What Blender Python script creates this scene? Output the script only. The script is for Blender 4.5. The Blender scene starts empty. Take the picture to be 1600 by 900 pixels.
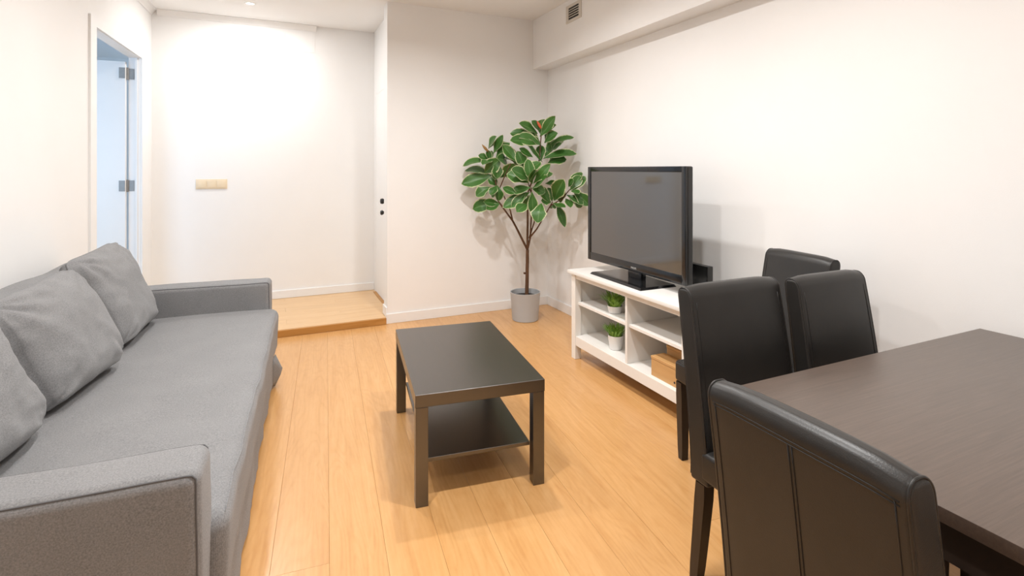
import bpy, bmesh, math, random
from mathutils import Vector, Matrix, noise
random.seed(7)
scene = bpy.context.scene
COL = scene.collection
PI = math.pi

# ------------------------------------------------------------------ camera
PSI = 0.4292            # yaw to the right of +Y
CAM_H = 1.349
FPX = 814.0             # focal length in pixels of the 1600 px wide frame
cam_data = bpy.data.cameras.new('camera')
cam_data.sensor_width = 36.0
cam_data.lens = FPX / 1600 * 36
cam_data.shift_y = -(450 - 264.7) / 1600
cam_data.clip_start = 0.05
cam = bpy.data.objects.new('camera', cam_data)
cam.location = (0, 0, CAM_H)
cam.rotation_euler = (PI / 2, 0, -PSI)
COL.objects.link(cam)
scene.camera = cam

# ------------------------------------------------------------------ world, exposure
world = bpy.data.worlds.new('world')
scene.world = world
world.use_nodes = True
bg = world.node_tree.nodes['Background']
bg.inputs[0].default_value = (0.55, 0.75, 1.0, 1)
bg.inputs[1].default_value = 1.0
scene.view_settings.view_transform = 'Standard'
scene.view_settings.look = 'None'
scene.view_settings.gamma = 1.0
scene.view_settings.use_curve_mapping = False
scene.view_settings.exposure = 0.03

LAMP_COLOR = (1.0, 0.985, 0.97)
LAMP_W = 24.5
LAMP_SPREAD = 2.78           # watts per downlight
DAY_COLOR = (0.45, 0.70, 1.0)

def area_light(name, loc, rot, size, watts, color, shape='DISK', size_y=None, parent=None):
    d = bpy.data.lights.new(name, 'AREA')
    d.shape = shape; d.size = size
    if size_y: d.size_y = size_y
    d.energy = watts; d.color = color
    o = bpy.data.objects.new(name, d)
    o.location = loc; o.rotation_euler = rot
    COL.objects.link(o)
    if parent: o.parent = parent
    return o

# daylight that falls through the window of the side room
area_light('side_room_daylight', (-2.3, 2.85, 1.6), (PI / 2, 0, 0), 1.3, 29, DAY_COLOR, 'RECTANGLE', 1.3)

# ------------------------------------------------------------------ helpers
def lin(r, g, b):
    f = lambda c: ((c / 255 + .055) / 1.055) ** 2.4 if c > 10 else c / 255 / 12.92
    return (f(r), f(g), f(b), 1)

F3 = Vector((math.sin(PSI), math.cos(PSI), 0)); R3 = Vector((math.cos(PSI), -math.sin(PSI), 0))
def at(u, v, d):        # a point of the room from measured photo coordinates and its depth
    return Vector((0, 0, CAM_H)) + d * (F3 + R3 * ((u - 800) / FPX) + Vector((0, 0, (264.7 - v) / FPX)))

class N:
    """tiny node-tree builder"""
    def __init__(s, name):
        s.m = bpy.data.materials.new(name); s.m.use_nodes = True
        s.t = s.m.node_tree; s.b = s.t.nodes['Principled BSDF']
    def n(s, typ, **kw):
        nd = s.t.nodes.new(typ)
        for k, v in kw.items(): setattr(nd, k, v)
        return nd
    def l(s, a, b): s.t.links.new(a, b)
    def set(s, **kw):
        for k, v in kw.items(): s.b.inputs[k.replace('_', ' ')].default_value = v
    def coords(s, scale=(1, 1, 1), rnd=0.0, loc=(0, 0, 0)):
        tc = s.n('ShaderNodeTexCoord'); mp = s.n('ShaderNodeMapping')
        mp.inputs['Scale'].default_value = scale; mp.inputs['Location'].default_value = loc
        if rnd:
            oi = s.n('ShaderNodeObjectInfo'); mu = s.n('ShaderNodeMath', operation='MULTIPLY')
            mu.inputs[1].default_value = rnd; s.l(oi.outputs['Random'], mu.inputs[0])
            cx = s.n('ShaderNodeCombineXYZ')
            for i in range(3): s.l(mu.outputs[0], cx.inputs[i])
            ad = s.n('ShaderNodeVectorMath', operation='ADD')
            s.l(tc.outputs['Object'], ad.inputs[0]); s.l(cx.outputs[0], ad.inputs[1])
            s.l(ad.outputs[0], mp.inputs[0])
        else:
            s.l(tc.outputs['Object'], mp.inputs[0])
        return mp.outputs[0]
    def noise(s, vec, scale, detail=4, rough=.55, dist=0.0):
        nz = s.n('ShaderNodeTexNoise'); s.l(vec, nz.inputs['Vector'])
        nz.inputs['Scale'].default_value = scale; nz.inputs['Detail'].default_value = detail
        nz.inputs['Roughness'].default_value = rough; nz.inputs['Distortion'].default_value = dist
        return nz.outputs['Fac']
    def ramp(s, fac, stops):
        r = s.n('ShaderNodeValToRGB'); s.l(fac, r.inputs[0])
        e = r.color_ramp.elements
        while len(e) < len(stops): e.new(.5)
        for i, (p, c) in enumerate(stops): e[i].position = p; e[i].color = c
        return r.outputs[0]
    def mix(s, fac, a, b, mode='MIX'):
        m = s.n('ShaderNodeMix', data_type='RGBA', blend_type=mode)
        if isinstance(fac, (int, float)): m.inputs['Factor'].default_value = fac
        else: s.l(fac, m.inputs['Factor'])
        for i, x in ((6, a), (7, b)):
            if isinstance(x, tuple): m.inputs[i].default_value = x
            else: s.l(x, m.inputs[i])
        return m.outputs[2]
    def bump(s, h, strength=.2, dist=.002):
        bp = s.n('ShaderNodeBump'); bp.inputs['Strength'].default_value = strength
        bp.inputs['Distance'].default_value = dist
        s.l(h, bp.inputs['Height']); s.l(bp.outputs[0], s.b.inputs['Normal'])
    def color(s, c): s.l(c, s.b.inputs['Base Color'])

def plain(name, col, rough=.5, var=.05, scale=8, bump=0, metal=0, spec=.5, bscale=200):
    k = N(name); v = k.coords()
    f = k.noise(v, scale)
    lo = tuple(c * (1 - var) for c in col[:3]) + (1,); hi = tuple(min(1, c * (1 + var)) for c in col[:3]) + (1,)
    k.color(k.ramp(f, [(.3, lo), (.7, hi)]))
    k.set(Roughness=rough, Metallic=metal, Specular_IOR_Level=spec)
    if bump: k.bump(k.noise(v, bscale, 3), bump)
    return k.m

M = {}
WALL = (.915, .91, .90, 1)
M['wall'] = plain('white_wall_paint', WALL, .65, .012, 2.5, .12, spec=.25, bscale=260)
M['ceiling'] = plain('ceiling_paint', (.92, .915, .905, 1), .8, .01, 2, spec=.2)
M['trim'] = plain('satin_white_trim', (.90, .895, .885, 1), .4, .01, 4)
M['bench_white'] = plain('white_furniture_paint', (.86, .84, .80, 1), .32, .015, 5)
M['blackmetal'] = plain('black_metal', (.012, .012, .013, 1), .35, .1)
M['steel'] = plain('brushed_steel', (.30, .29, .28, 1), .5, .05, 30, metal=.6)
M['switch'] = plain('ivory_plastic', lin(236, 218, 188), .35, .01)
M['vent_dark'] = plain('vent_dark', (.02, .02, .02, 1), .7, .1)
M['vent_frame'] = plain('vent_frame_grey', lin(214, 208, 198), .4, .02)
M['pot'] = plain('grey_pot_glaze', lin(182, 184, 186), .5, .03, 6)
M['pot_white'] = plain('white_pot_glaze', lin(235, 233, 230), .35, .02, 10)
M['soil'] = plain('dark_soil', (.02, .014, .01, 1), .95, .5, 60, .6, bscale=90)
M['tv_black'] = plain('gloss_black_plastic', (.010, .010, .011, 1), .12, .05)
M['tv_side'] = plain('satin_black_plastic', (.012, .012, .012, 1), .3, .05)
M['tv_screen'] = plain('tv_screen_glass', (.02, .02, .021, 1), .06, .02, spec=1.0)
M['tv_screen'].node_tree.nodes['Principled BSDF'].inputs['IOR'].default_value = 1.75
M['logo'] = plain('silver_print', (.6, .6, .58, 1), .4, .02)
M['bud_orange'] = plain('orange_bud', lin(214, 96, 60), .5, .2, 20)
M['bud_brown'] = plain('brown_bud', lin(150, 112, 60), .6, .2, 20)

def wood(name, stops, grain=(1, 14, 14), rough=.42, ring=.35, rnd=37.0, bump=.05, axis_scale=2.2, spec=.4, tone=.10):
    k = N(name); v = k.coords(grain, rnd)
    g1 = k.noise(v, axis_scale, 6, .6, .6)
    v2 = k.coords((grain[0] * 1.4, grain[1] * 7, grain[2] * 7), rnd)
    g2 = k.noise(v2, axis_scale * 1.5, 3, .6)
    w = k.n('ShaderNodeTexWave', wave_type='RINGS', rings_direction='Z')
    v3 = k.coords((grain[0] * .55, grain[1] * .42, grain[2] * .42), rnd); k.l(v3, w.inputs['Vector'])
    w.inputs['Scale'].default_value = 2.6; w.inputs['Distortion'].default_value = 7.0
    w.inputs['Detail'].default_value = 2.5; w.inputs['Detail Scale'].default_value = .9
    base = k.ramp(g1, stops)
    dark = stops[0][1]
    # cathedral figure: contour lines of a stretched noise
    v4 = k.coords(tuple(.30 * q + .35 for q in grain), rnd); h = k.noise(v4, 1.5, 2, .45, .3)
    mu = k.n('ShaderNodeMath', operation='MULTIPLY'); mu.inputs[1].default_value = 17; k.l(h, mu.inputs[0])
    pg = k.n('ShaderNodeMath', operation='PINGPONG'); pg.inputs[1].default_value = .5; k.l(mu.outputs[0], pg.inputs[0])
    c = k.mix(ring * .30, base, k.ramp(pg.outputs[0], [(.02, dark), (.30, stops[-1][1])]))
    c = k.mix(ring * .10, c, k.ramp(w.outputs['Fac'], [(.25, dark), (.75, stops[-1][1])]))
    c = k.mix(.12, c, k.ramp(g2, [(.35, dark), (.62, stops[-1][1])]))
    if rnd:
        oi = k.n('ShaderNodeObjectInfo')
        lo = (1 - tone, 1 - tone * 1.25, 1 - tone * 1.5, 1)
        c = k.mix(1.0, c, k.ramp(oi.outputs['Random'], [(0, lo), (1, (1, 1, 1, 1))]), 'MULTIPLY')
    k.color(c); k.set(Roughness=rough, Specular_IOR_Level=spec)
    k.bump(g2, bump, .001)
    return k.m
# planks run along local Y
M['floor'] = wood('light_oak_laminate', [(.28, (.58, .285, .092, 1)), (.5, (.67, .36, .132, 1)), (.74, (.74, .43, .18, 1))], (13, 1, 13), .28, .75, tone=.07, spec=.85)
M['floor_base'] = plain('dark_underlay', (.34, .18, .07, 1), .8, .1)
M['step_top'] = wood('light_oak_step', [(.28, (.68, .42, .20, 1)), (.5, (.76, .50, .26, 1)), (.74, (.80, .55, .31, 1))], (1, 13, 13), .32, .4, tone=.04, spec=.6)
M['step_edge'] = wood('oak_step_edge', [(.28, (.42, .19, .04, 1)), (.5, (.50, .24, .06, 1)), (.74, (.56, .28, .08, 1))], (1, 10, 10), .4, .3, tone=.02)
M['lack'] = wood('black_brown_lacquer', [(.3, (.014, .010, .007, 1)), (.7, (.022, .015, .011, 1))], (14, 1, 14), .28, .1, tone=.03, spec=1.0)
M['lack'].node_tree.nodes['Principled BSDF'].inputs['IOR'].default_value = 1.72
M['table_top'] = wood('dark_brown_table_veneer', [(.3, (.058, .038, .027, 1)), (.55, (.086, .058, .043, 1)), (.75, (.116, .080, .060, 1))], (2.2, 75, 75), .36, .12, rnd=0, bump=.15, spec=.9)
M['table_top'].node_tree.nodes['Principled BSDF'].inputs['IOR'].default_value = 1.6
M['table_dark'] = wood('dark_brown_table_frame', [(.3, (.020, .013, .010, 1)), (.7, (.035, .023, .017, 1))], (1, 12, 12), .42, .2, tone=.02)
M['leg_wood'] = wood('espresso_leg_wood', [(.3, (.016, .011, .009, 1)), (.7, (.030, .021, .017, 1))], (12, 12, 1), .35, .2, tone=.02)
M['box_wood'] = wood('pale_birch_box', [(.3, (.55, .31, .12, 1)), (.7, (.66, .40, .17, 1))], (10, 1, 10), .5, .3, tone=.05)
M['bark'] = wood('brown_bark', [(.3, (.085, .040, .020, 1)), (.7, (.17, .088, .045, 1))], (9, 9, 1.5), .8, .3, bump=.5)

def leather():
    k = N('black_leather'); v = k.coords()
    f = k.noise(v, 6, 3)
    k.color(k.ramp(f, [(.3, (.017, .0165, .016, 1)), (.7, (.025, .0235, .022, 1))]))
    k.set(Roughness=.38, Specular_IOR_Level=.42)
    vo = k.n('ShaderNodeTexVoronoi'); vo.inputs['Scale'].default_value = 420; k.l(v, vo.inputs['Vector'])
    k.bump(vo.outputs['Distance'], .10, .001)
    return k.m
M['leather'] = leather()
M['stitch'] = plain('black_seam', (.007, .007, .007, 1), .5, .1)

def fabric(name, lo, hi):
    k = N(name); v = k.coords()
    f1 = k.noise(v, 260, 3, .7); f2 = k.noise(v, 5, 4); 
    c = k.ramp(f1, [(.3, lo), (.72, hi)])
    c = k.mix(k.ramp(f2, [(.4, (0, 0, 0, 1)), (.8, (.22, .22, .22, 1))]), c, tuple(x * 1.12 for x in hi[:3]) + (1,))
    k.color(c); k.set(Roughness=.92, Specular_IOR_Level=.12, Sheen_Weight=.15, Sheen_Roughness=.5)
    w1 = k.n('ShaderNodeTexWave', bands_direction='X'); w2 = k.n('ShaderNodeTexWave', bands_direction='Y')
    for w in (w1, w2): k.l(v, w.inputs['Vector']); w.inputs['Scale'].default_value = 160; w.inputs['Distortion'].default_value = 3
    a = k.n('ShaderNodeMath', operation='ADD'); k.l(w1.outputs['Fac'], a.inputs[0]); k.l(w2.outputs['Fac'], a.inputs[1])
    b = k.n('ShaderNodeMath', operation='ADD'); k.l(a.outputs[0], b.inputs[0]); k.l(f1, b.inputs[1])
    k.bump(b.outputs[0], .16, .0012)
    return k.m
M['sofa'] = fabric('grey_sofa_fabric', (.160, .162, .168, 1), (.305, .304, .306, 1))
M['sofa_seam'] = plain('grey_seam', (.115, .115, .12, 1), .9, .1)

def leaf_mat():
    k = N('variegated_leaf')
    at_ = k.n('ShaderNodeAttribute', attribute_name='margin'); at2 = k.n('ShaderNodeAttribute', attribute_name='rib')
    v = k.coords((1, 1, 1), 11.0); nz = k.noise(v, 34, 3)
    oi = k.n('ShaderNodeObjectInfo')
    green = k.mix(nz, (.020, .080, .012, 1), (.060, .175, .026, 1))
    green = k.mix(k.ramp(oi.outputs['Random'], [(.0, (0, 0, 0, 1)), (1, (.45, .45, .45, 1))]), green, (.075, .20, .035, 1))
    md = k.n('ShaderNodeMath', operation='MULTIPLY_ADD'); k.l(nz, md.inputs[0]); md.inputs[1].default_value = .25
    mm = k.n('ShaderNodeMath', operation='MULTIPLY'); mm.inputs[1].default_value = .8; k.l(at_.outputs['Fac'], mm.inputs[0]); k.l(mm.outputs[0], md.inputs[2])
    c = k.mix(k.ramp(md.outputs[0], [(.79, (0, 0, 0, 1)), (.86, (1, 1, 1, 1))]), green, (.60, .62, .36, 1))
    c = k.mix(k.ramp(at2.outputs['Fac'], [(.90, (0, 0, 0, 1)), (1, (.5, .5, .5, 1))]), c, (.20, .33, .12, 1))
    k.color(c); k.set(Roughness=.38, Specular_IOR_Level=.45)
    return k.m
M['leaf'] = leaf_mat()
def grass_mat():
    k = N('grass_blades'); v = k.coords(); nz = k.noise(v, 60, 2)
    k.color(k.ramp(nz, [(.3, (.12, .30, .02, 1)), (.7, (.36, .62, .10, 1))])); k.set(Roughness=.5)
    return k.m
M['grass'] = grass_mat()
def emit(name, col, s):
    k = N(name); k.set(Base_Color=col, Emission_Color=col, Emission_Strength=s); return k.m
M['lamp_glow'] = emit('lamp_glow', (1, .93, .82, 1), 14)

# ---- mesh helpers
def mesh_obj(name, bm, mat, parent=None, smooth=False, angle=None):
    me = bpy.data.meshes.new(name)
    bmesh.ops.recalc_face_normals(bm, faces=bm.faces)
    bm.to_mesh(me); bm.free()
    for m in (mat if isinstance(mat, (list, tuple)) else [mat]): me.materials.append(m)
    if smooth:
        for p in me.polygons: p.use_smooth = True
    o = bpy.data.objects.new(name, me); COL.objects.link(o)
    if angle is not None and smooth:
        me.set_sharp_from_angle(angle=angle)
    if parent: o.parent = parent
    return o

def box(bm, x0, x1, y0, y1, z0, z1, bevel=0, seg=2):
    vs = [bm.verts.new((x, y, z)) for x in (x0, x1) for y in (y0, y1) for z in (z0, z1)]
    fs = [(0, 1, 3, 2), (4, 6, 7, 5), (0, 4, 5, 1), (2, 3, 7, 6), (0, 2, 6, 4), (1, 5, 7, 3)]
    faces = [bm.faces.new([vs[i] for i in f]) for f in fs]
    if bevel:
        es = set(e for f in faces for e in f.edges)
        bmesh.ops.bevel(bm, geom=list(es), offset=bevel, segments=seg, profile=.6, affect='EDGES')
    return faces

def boxo(name, dims, mat, parent=None, bevel=.0, seg=2):
    bm = bmesh.new(); box(bm, *dims, bevel=bevel, seg=seg)
    return mesh_obj(name, bm, mat, parent, smooth=bevel > 0, angle=math.radians(35))

def tube(bm, pts, radii, n=10, cap=True):
    pts = [Vector(p) for p in pts]
    if isinstance(radii, (int, float)): radii = [radii] * len(pts)
    rings = []; up = Vector((0, 0, 1))
    prev = None
    for i, p in enumerate(pts):
        t = (pts[min(i + 1, len(pts) - 1)] - pts[max(i - 1, 0)]).normalized()
        if prev is None:
            a = t.cross(up)
            if a.length < .05: a = t.cross(Vector((1, 0, 0)))
        else:
            a = prev - t * prev.dot(t)
        a.normalize(); prev = a; b = t.cross(a)
        rings.append([bm.verts.new(p + radii[i] * (a * math.cos(2 * PI * k / n) + b * math.sin(2 * PI * k / n))) for k in range(n)])
    for r, s in zip(rings, rings[1:]):
        for k in range(n): bm.faces.new((r[k], r[(k + 1) % n], s[(k + 1) % n], s[k]))
    if cap:
        bm.faces.new(rings[0][::-1]); bm.faces.new(rings[-1])

def lathe(bm, prof, n=32, cx=0, cy=0, cap0=True, cap1=False):
    rings = [[bm.verts.new((cx + r * math.cos(2 * PI * k / n), cy + r * math.sin(2 * PI * k / n), z)) for k in range(n)] for r, z in prof]
    for r, s in zip(rings, rings[1:]):
        for k in range(n): bm.faces.new((r[k], r[(k + 1) % n], s[(k + 1) % n], s[k]))
    if cap0: bm.faces.new(rings[0][::-1])
    if cap1: bm.faces.new(rings[-1])

def soft_box(name, mn, mx, r, div, mat, parent=None, fn=None, zrows=()):
    """rounded box with dense faces; fn(p) may shape every vertex"""
    mn, mx = Vector(mn), Vector(mx); c = (mn + mx) / 2; h = (mx - mn) / 2
    ax = []
    for i in range(3):
        rr = min(r, h[i] * .98); inner = h[i] - rr
        edge = [-h[i] + rr * t for t in (0, .25, .55, .8)]
        mid = [-inner + 2 * inner * k / max(1, div[i]) for k in range(div[i] + 1)]
        vals = edge + mid + [-e for e in reversed(edge)]
        if i == 2 and zrows: vals = sorted(set(round(q, 6) for q in vals + [z - c[2] for z in zrows]))
        ax.append(vals)
    bm = bmesh.new(); cache = {}
    def V(p):
        key = tuple(round(q, 6) for q in p)
        if key not in cache:
            p = Vector(p); inn = Vector([max(-(h[i] - min(r, h[i] * .98)), min(h[i] - min(r, h[i] * .98), p[i])) for i in range(3)])
            d = p - inn
            if d.length > 1e-9: d = d.normalized() * min(r, *(h[i] * .98 for i in range(3) if abs(d[i]) > 1e-9))
            q = inn + d + c
            if fn: q = Vector(fn(q))
            cache[key] = bm.verts.new(q)
        return cache[key]
    for a in range(3):
        b, d = (a + 1) % 3, (a + 2) % 3
        for s in (-1, 1):
            for i in range(len(ax[b]) - 1):
                for j in range(len(ax[d]) - 1):
                    quad = []
                    for (ii, jj) in ((i, j), (i + 1, j), (i + 1, j + 1), (i, j + 1)):
                        p = [0, 0, 0]; p[a] = s * h[a]; p[b] = ax[b][ii]; p[d] = ax[d][jj]; quad.append(V(p))
                    if len(set(quad)) == 4: 
                        try: bm.faces.new(quad)
                        except ValueError: pass
    return mesh_obj(name, bm, mat, parent, smooth=True)

def empty(name, loc=(0, 0, 0), rz=0.0, label=None, cat=None, group=None):
    o = bpy.data.objects.new(name, None); o.location = loc; o.rotation_euler = (0, 0, rz)
    o.empty_display_size = .05; COL.objects.link(o)
    if label: tag(o, label, cat, group)
    return o
def tag(o, label, cat, group=None):
    o['label'] = label; o['category'] = cat
    if group: o['group'] = group
    return o
def struct(o, label=None, cat=None):
    o['kind'] = 'structure'
    if label: o['label'] = label
    if cat: o['category'] = cat
    return o

# ------------------------------------------------------------------ room shell
XR, YB, ZC = 2.50, 4.60, 2.82          # right wall, back wall, ceiling
YA, XP, ZS = 5.72, 0.905, 0.055        # alcove back wall, end of the partition, step height
Y0 = -1.75                              # wall behind the camera
LA = 0.05                               # left wall runs slightly askew
def lx(y): return -1.019 - (YA - y) * math.tan(LA)

def clip(poly, a, b):                   # keep the part left of a->b
    out = []
    for i, p in enumerate(poly):
        q = poly[(i + 1) % len(poly)]
        sp = (b[0] - a[0]) * (p[1] - a[1]) - (b[1] - a[1]) * (p[0] - a[0])
        sq = (b[0] - a[0]) * (q[1] - a[1]) - (b[1] - a[1]) * (q[0] - a[0])
        if sp >= 0: out.append(p)
        if sp * sq < 0:
            t = sp / (sp - sq); out.append((p[0] + t * (q[0] - p[0]), p[1] + t * (q[1] - p[1])))
    return out

def planks(parent, room, ang, width, length, ztop, thick, mat, origin, along_x=False, stagger=.37):
    """boards clipped to the room outline, each an object of its own"""
    ca, sa = math.cos(ang), math.sin(ang)
    loc = lambda p: ((p[0] - origin[0]) * ca - (p[1] - origin[1]) * sa, (p[0] - origin[0]) * sa + (p[1] - origin[1]) * ca)
    R = [loc(p) for p in room]
    xs = [p[0] for p in R]; ys = [p[1] for p in R]
    i0, i1 = math.floor(min(xs) / width) - 1, math.ceil(max(xs) / width) + 1
    for i in range(i0, i1):
        off = (i * stagger * length) % length
        j0, j1 = math.floor((min(ys) - off) / length) - 1, math.ceil((max(ys) - off) / length) + 1
        for j in range(j0, j1):
            g = .0003
            poly = [(i * width + g, j * length + off + g), ((i + 1) * width - g, j * length + off + g), ((i + 1) * width - g, (j + 1) * length + off - g), (i * width + g, (j + 1) * length + off - g)]
            for a, b in zip(R, R[1:] + R[:1]):
                poly = clip(poly, a, b)
                if len(poly) < 3: break
            if len(poly) < 3: continue
            cx = sum(p[0] for p in poly) / len(poly); cy = sum(p[1] for p in poly) / len(poly)
            area = abs(sum(poly[k][0] * poly[(k + 1) % len(poly)][1] - poly[(k + 1) % len(poly)][0] * poly[k][1] for k in range(len(poly)))) / 2
            if area < .0015: continue
            bm = bmesh.new()
            ch = .0005
            def ring(z, inset):
                out = []
                for p in poly:
                    dx, dy = p[0] - cx, p[1] - cy
                    out.append(bm.verts.new((dx - math.copysign(min(inset, abs(dx)), dx), dy - math.copysign(min(inset, abs(dy)), dy), z)))
                return out
            r0, r1, r2 = ring(-thick, 0), ring(-ch, 0), ring(0, ch)
            n = len(poly)
            for a_, b_ in ((r0, r1), (r1, r2)):
                for k in range(n): bm.faces.new((a_[k], a_[(k + 1) % n], b_[(k + 1) % n], b_[k]))
            bm.faces.new(r2); bm.faces.new(r0[::-1])
            o = mesh_obj('plank', bm, mat, parent)
            o.location = (origin[0] + cx * ca + cy * sa, origin[1] - cx * sa + cy * ca, ztop)
            o.rotation_euler = (0, 0, -ang)

room_poly = [(lx(Y0), Y0), (XR, Y0), (XR, YB), (lx(YB), YB)]
bm = bmesh.new()
vs0 = [bm.verts.new((x, y, -.10)) for x, y in room_poly]; vs1 = [bm.verts.new((x, y, -.0125)) for x, y in room_poly]
bm.faces.new(vs0[::-1]); bm.faces.new(vs1)
for k in range(4): bm.faces.new((vs0[k], vs0[(k + 1) % 4], vs1[(k + 1) % 4], vs1[k]))
floor = struct(mesh_obj('floor', bm, M['floor_base']), 'light oak plank floor of the living room', 'floor')
planks(floor, room_poly, 0.086, 0.1885, 6.60, 0.0, .012, M['floor'], (-0.0165 + .0029, 1.90))

XD_STEP = .985
# raised alcove floor, its boards run along X
step_y = 4.572
floor_a = boxo('floor_alcove', (lx(YB) - .0, XD_STEP, YB, YA, .0, ZS - .0125), M['floor_base'])
struct(floor_a, 'raised light wood platform floor in the alcove', 'floor')
# boards: rotate by -90 deg so that they lie along X
def step_boards():
    y = YB; n = 0
    rows = 8; w = (YA - y) / rows
    for i in range(rows):
        x = lx(y + (i + .5) * w); cuts = [x, -.35 + (i % 3) * .45, XD_STEP]
        for a, b in zip(cuts, cuts[1:]):
            if b - a < .05: continue
            bm = bmesh.new(); L = b - a
            box(bm, -L / 2 + .0004, L / 2 - .0004, -w / 2 + .0004, w / 2 - .0004, -.012, 0, .0006, 1)
            o = mesh_obj('plank', bm, M['step_top'], floor_a); o.location = ((a + b) / 2, y + (i + .5) * w, ZS)
step_boards()
nos = boxo('trim_step_edge', (lx(YB), XP - .0125, step_y, YB - .0004, 0.0005, ZS + .0005), M['step_edge'], None, .002, 1)
struct(nos, 'brown wood riser edging the raised alcove step', 'trim')

# walls
struct(boxo('wall_back', (XP, XR, YB, YB + .15, 0, ZC), M['wall']), 'white back wall partition behind the potted plant', 'wall')
struct(boxo('wall_right', (XR, XR + .12, Y0, YB + .15, 0, ZC), M['wall']), 'long white right wall behind the television', 'wall')
struct(boxo('wall_soffit', (2.335, XR, Y0, YB, 2.34, ZC), M['wall']), 'white boxed soffit along the top of the right wall', 'wall')
struct(boxo('wall_alcove', (lx(YA) - .1, 1.15, YA, YA + .12, 0, ZC), M['wall']), 'bright white wall at the back of the alcove', 'wall')
bm = bmesh.new()
XD = .985
box(bm, XD, XD + .12, YB + .15, 4.78, 0, ZC); box(bm, XD, XD + .12, 5.62, YA, 0, ZC); box(bm, XD, XD + .12, 4.78, 5.62, 2.14, ZC)
struct(mesh_obj('wall_alcove_right', bm, M['wall']), 'white side wall of the alcove with a door', 'wall')
door2 = boxo('door_2', (XD + .0008, XD + .041, 4.7808, 5.6192, ZS + .006, 2.1392), M['wall'])
struct(door2, 'white door with black handles at the right of the alcove', 'door')
struct(boxo('trim_threshold', (XD - .03, XD + .003, 4.785, 5.615, ZS + .0005, ZS + .004), M['step_edge']), 'thin wood threshold under the alcove door', 'trim')
for z, nm in ((1.053, 'door_knob'), (.947, 'lock_knob')):
    bm = bmesh.new()
    prof = [(.026, 0), (.026, .006), (.012, .010), (.010, .045), (.022, .052), (.027, .066), (.022, .082), (.004, .086)] if nm == 'door_knob' else [(.026, 0), (.026, .008), (.011, .012), (.010, .05), (.019, .058), (.024, .07), (.018, .082), (.003, .085)]
    lathe(bm, prof, 20)
    o = mesh_obj(nm, bm, M['blackmetal'], door2, smooth=True, angle=math.radians(40))
    o['label'] = 'round black knob on the white door'
    o.location = (XD + .0008, 4.915, z); o.rotation_euler = (0, -PI / 2, 0)

# left wall, built in its own skewed frame: s runs from the alcove corner toward the camera, t goes out of the room
LD = Vector((-math.sin(LA), -math.cos(LA), 0)); LN = Vector((-math.cos(LA), math.sin(LA), 0))
def lw(s, t, z): return Vector((-1.019, YA, 0)) + LD * s + LN * t + Vector((0, 0, z))
def lbox(bm, s0, s1, t0, t1, z0, z1):
    vs = [bm.verts.new(lw(s, t, z)) for s in (s0, s1) for t in (t0, t1) for z in (z0, z1)]
    for f in [(0, 1, 3, 2), (4, 6, 7, 5), (0, 4, 5, 1), (2, 3, 7, 6), (0, 2, 6, 4), (1, 5, 7, 3)]: bm.faces.new([vs[i] for i in f])
def lobj(name, dims, mat, parent=None):
    bm = bmesh.new(); lbox(bm, *dims); return mesh_obj(name, bm, mat, parent)
WT = .085; S0, S1, ZD = .325, 1.41, 2.315
bm = bmesh.new()
lbox(bm, 0, S0, 0, WT, 0, ZC); lbox(bm, S1, 7.5, 0, WT, 0, ZC); lbox(bm, S0, S1, 0, WT, ZD, ZC); lbox(bm, S0, S1, 0, WT, 0, ZS - .002)
struct(mesh_obj('wall_left', bm, M['wall']), 'white left wall behind the sofa with a doorway', 'wall')
# door frame and open leaf
fr = empty('trim_door_frame', lw(S0, 0, ZS)); struct(fr, 'white frame around the left doorway', 'trim')
def fpart(name, dims, mat=M['trim']):
    o = lobj(name, dims, mat); o.parent = fr; o.matrix_parent_inverse = Matrix.Translation(-fr.location); return o
fpart('casing', (S0 - .055, S0 + .012, -.012, 0, ZS, ZD + .05)); fpart('casing', (S1 - .02, S1 + .085, -.012, 0, ZS, ZD + .05)); fpart('casing', (S0 + .012, S1 - .02, -.012, 0, ZD - .012, ZD + .05))
fpart('jamb', (S0 + .0, S0 + .015, .0005, WT, ZS, ZD)); fpart('jamb', (S1 - .015, S1, .0005, WT, ZS, ZD)); fpart('head', (S0 + .015, S1 - .015, .0005, WT, ZD - .015, ZD))
fpart('door_stop', (S0 + .0152, S0 + .028, .02, .035, ZS, ZD - .015)); 
leaf = lobj('door_1', (S0 + .022, S0 + .062, WT + .012, WT + 1.05, ZS + .008, ZD - .06), M['trim'])
struct(leaf, 'white door leaf standing open in the left doorway', 'door')
for z in (2.16, 1.21, .30):
    bm = bmesh.new()
    lbox(bm, S0 + .0155, S0 + .0215, .045, WT + .010, z - .045, z + .045); tube(bm, [lw(S0 + .026, WT + .004, z - .052), lw(S0 + .026, WT + .004, z + .052)], .0075, 10)
    lbox(bm, S0 + .0625, S0 + .066, WT + .012, WT + .055, z - .045, z + .045)
    o = mesh_obj('hinge', bm, M['steel'], leaf); o['label'] = 'steel hinge'

# ceiling over everything, wall behind the camera
bm = bmesh.new(); box(bm, -1.55, XR + .12, Y0 - .12, YA + .12, ZC, ZC + .1)
struct(mesh_obj('ceiling', bm, M['ceiling']), 'flat warm white ceiling', 'ceiling')
struct(boxo('wall_front', (-1.5, XR, Y0 - .12, Y0, 0, ZC), M['wall']), 'white wall behind the viewer', 'wall')

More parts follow.
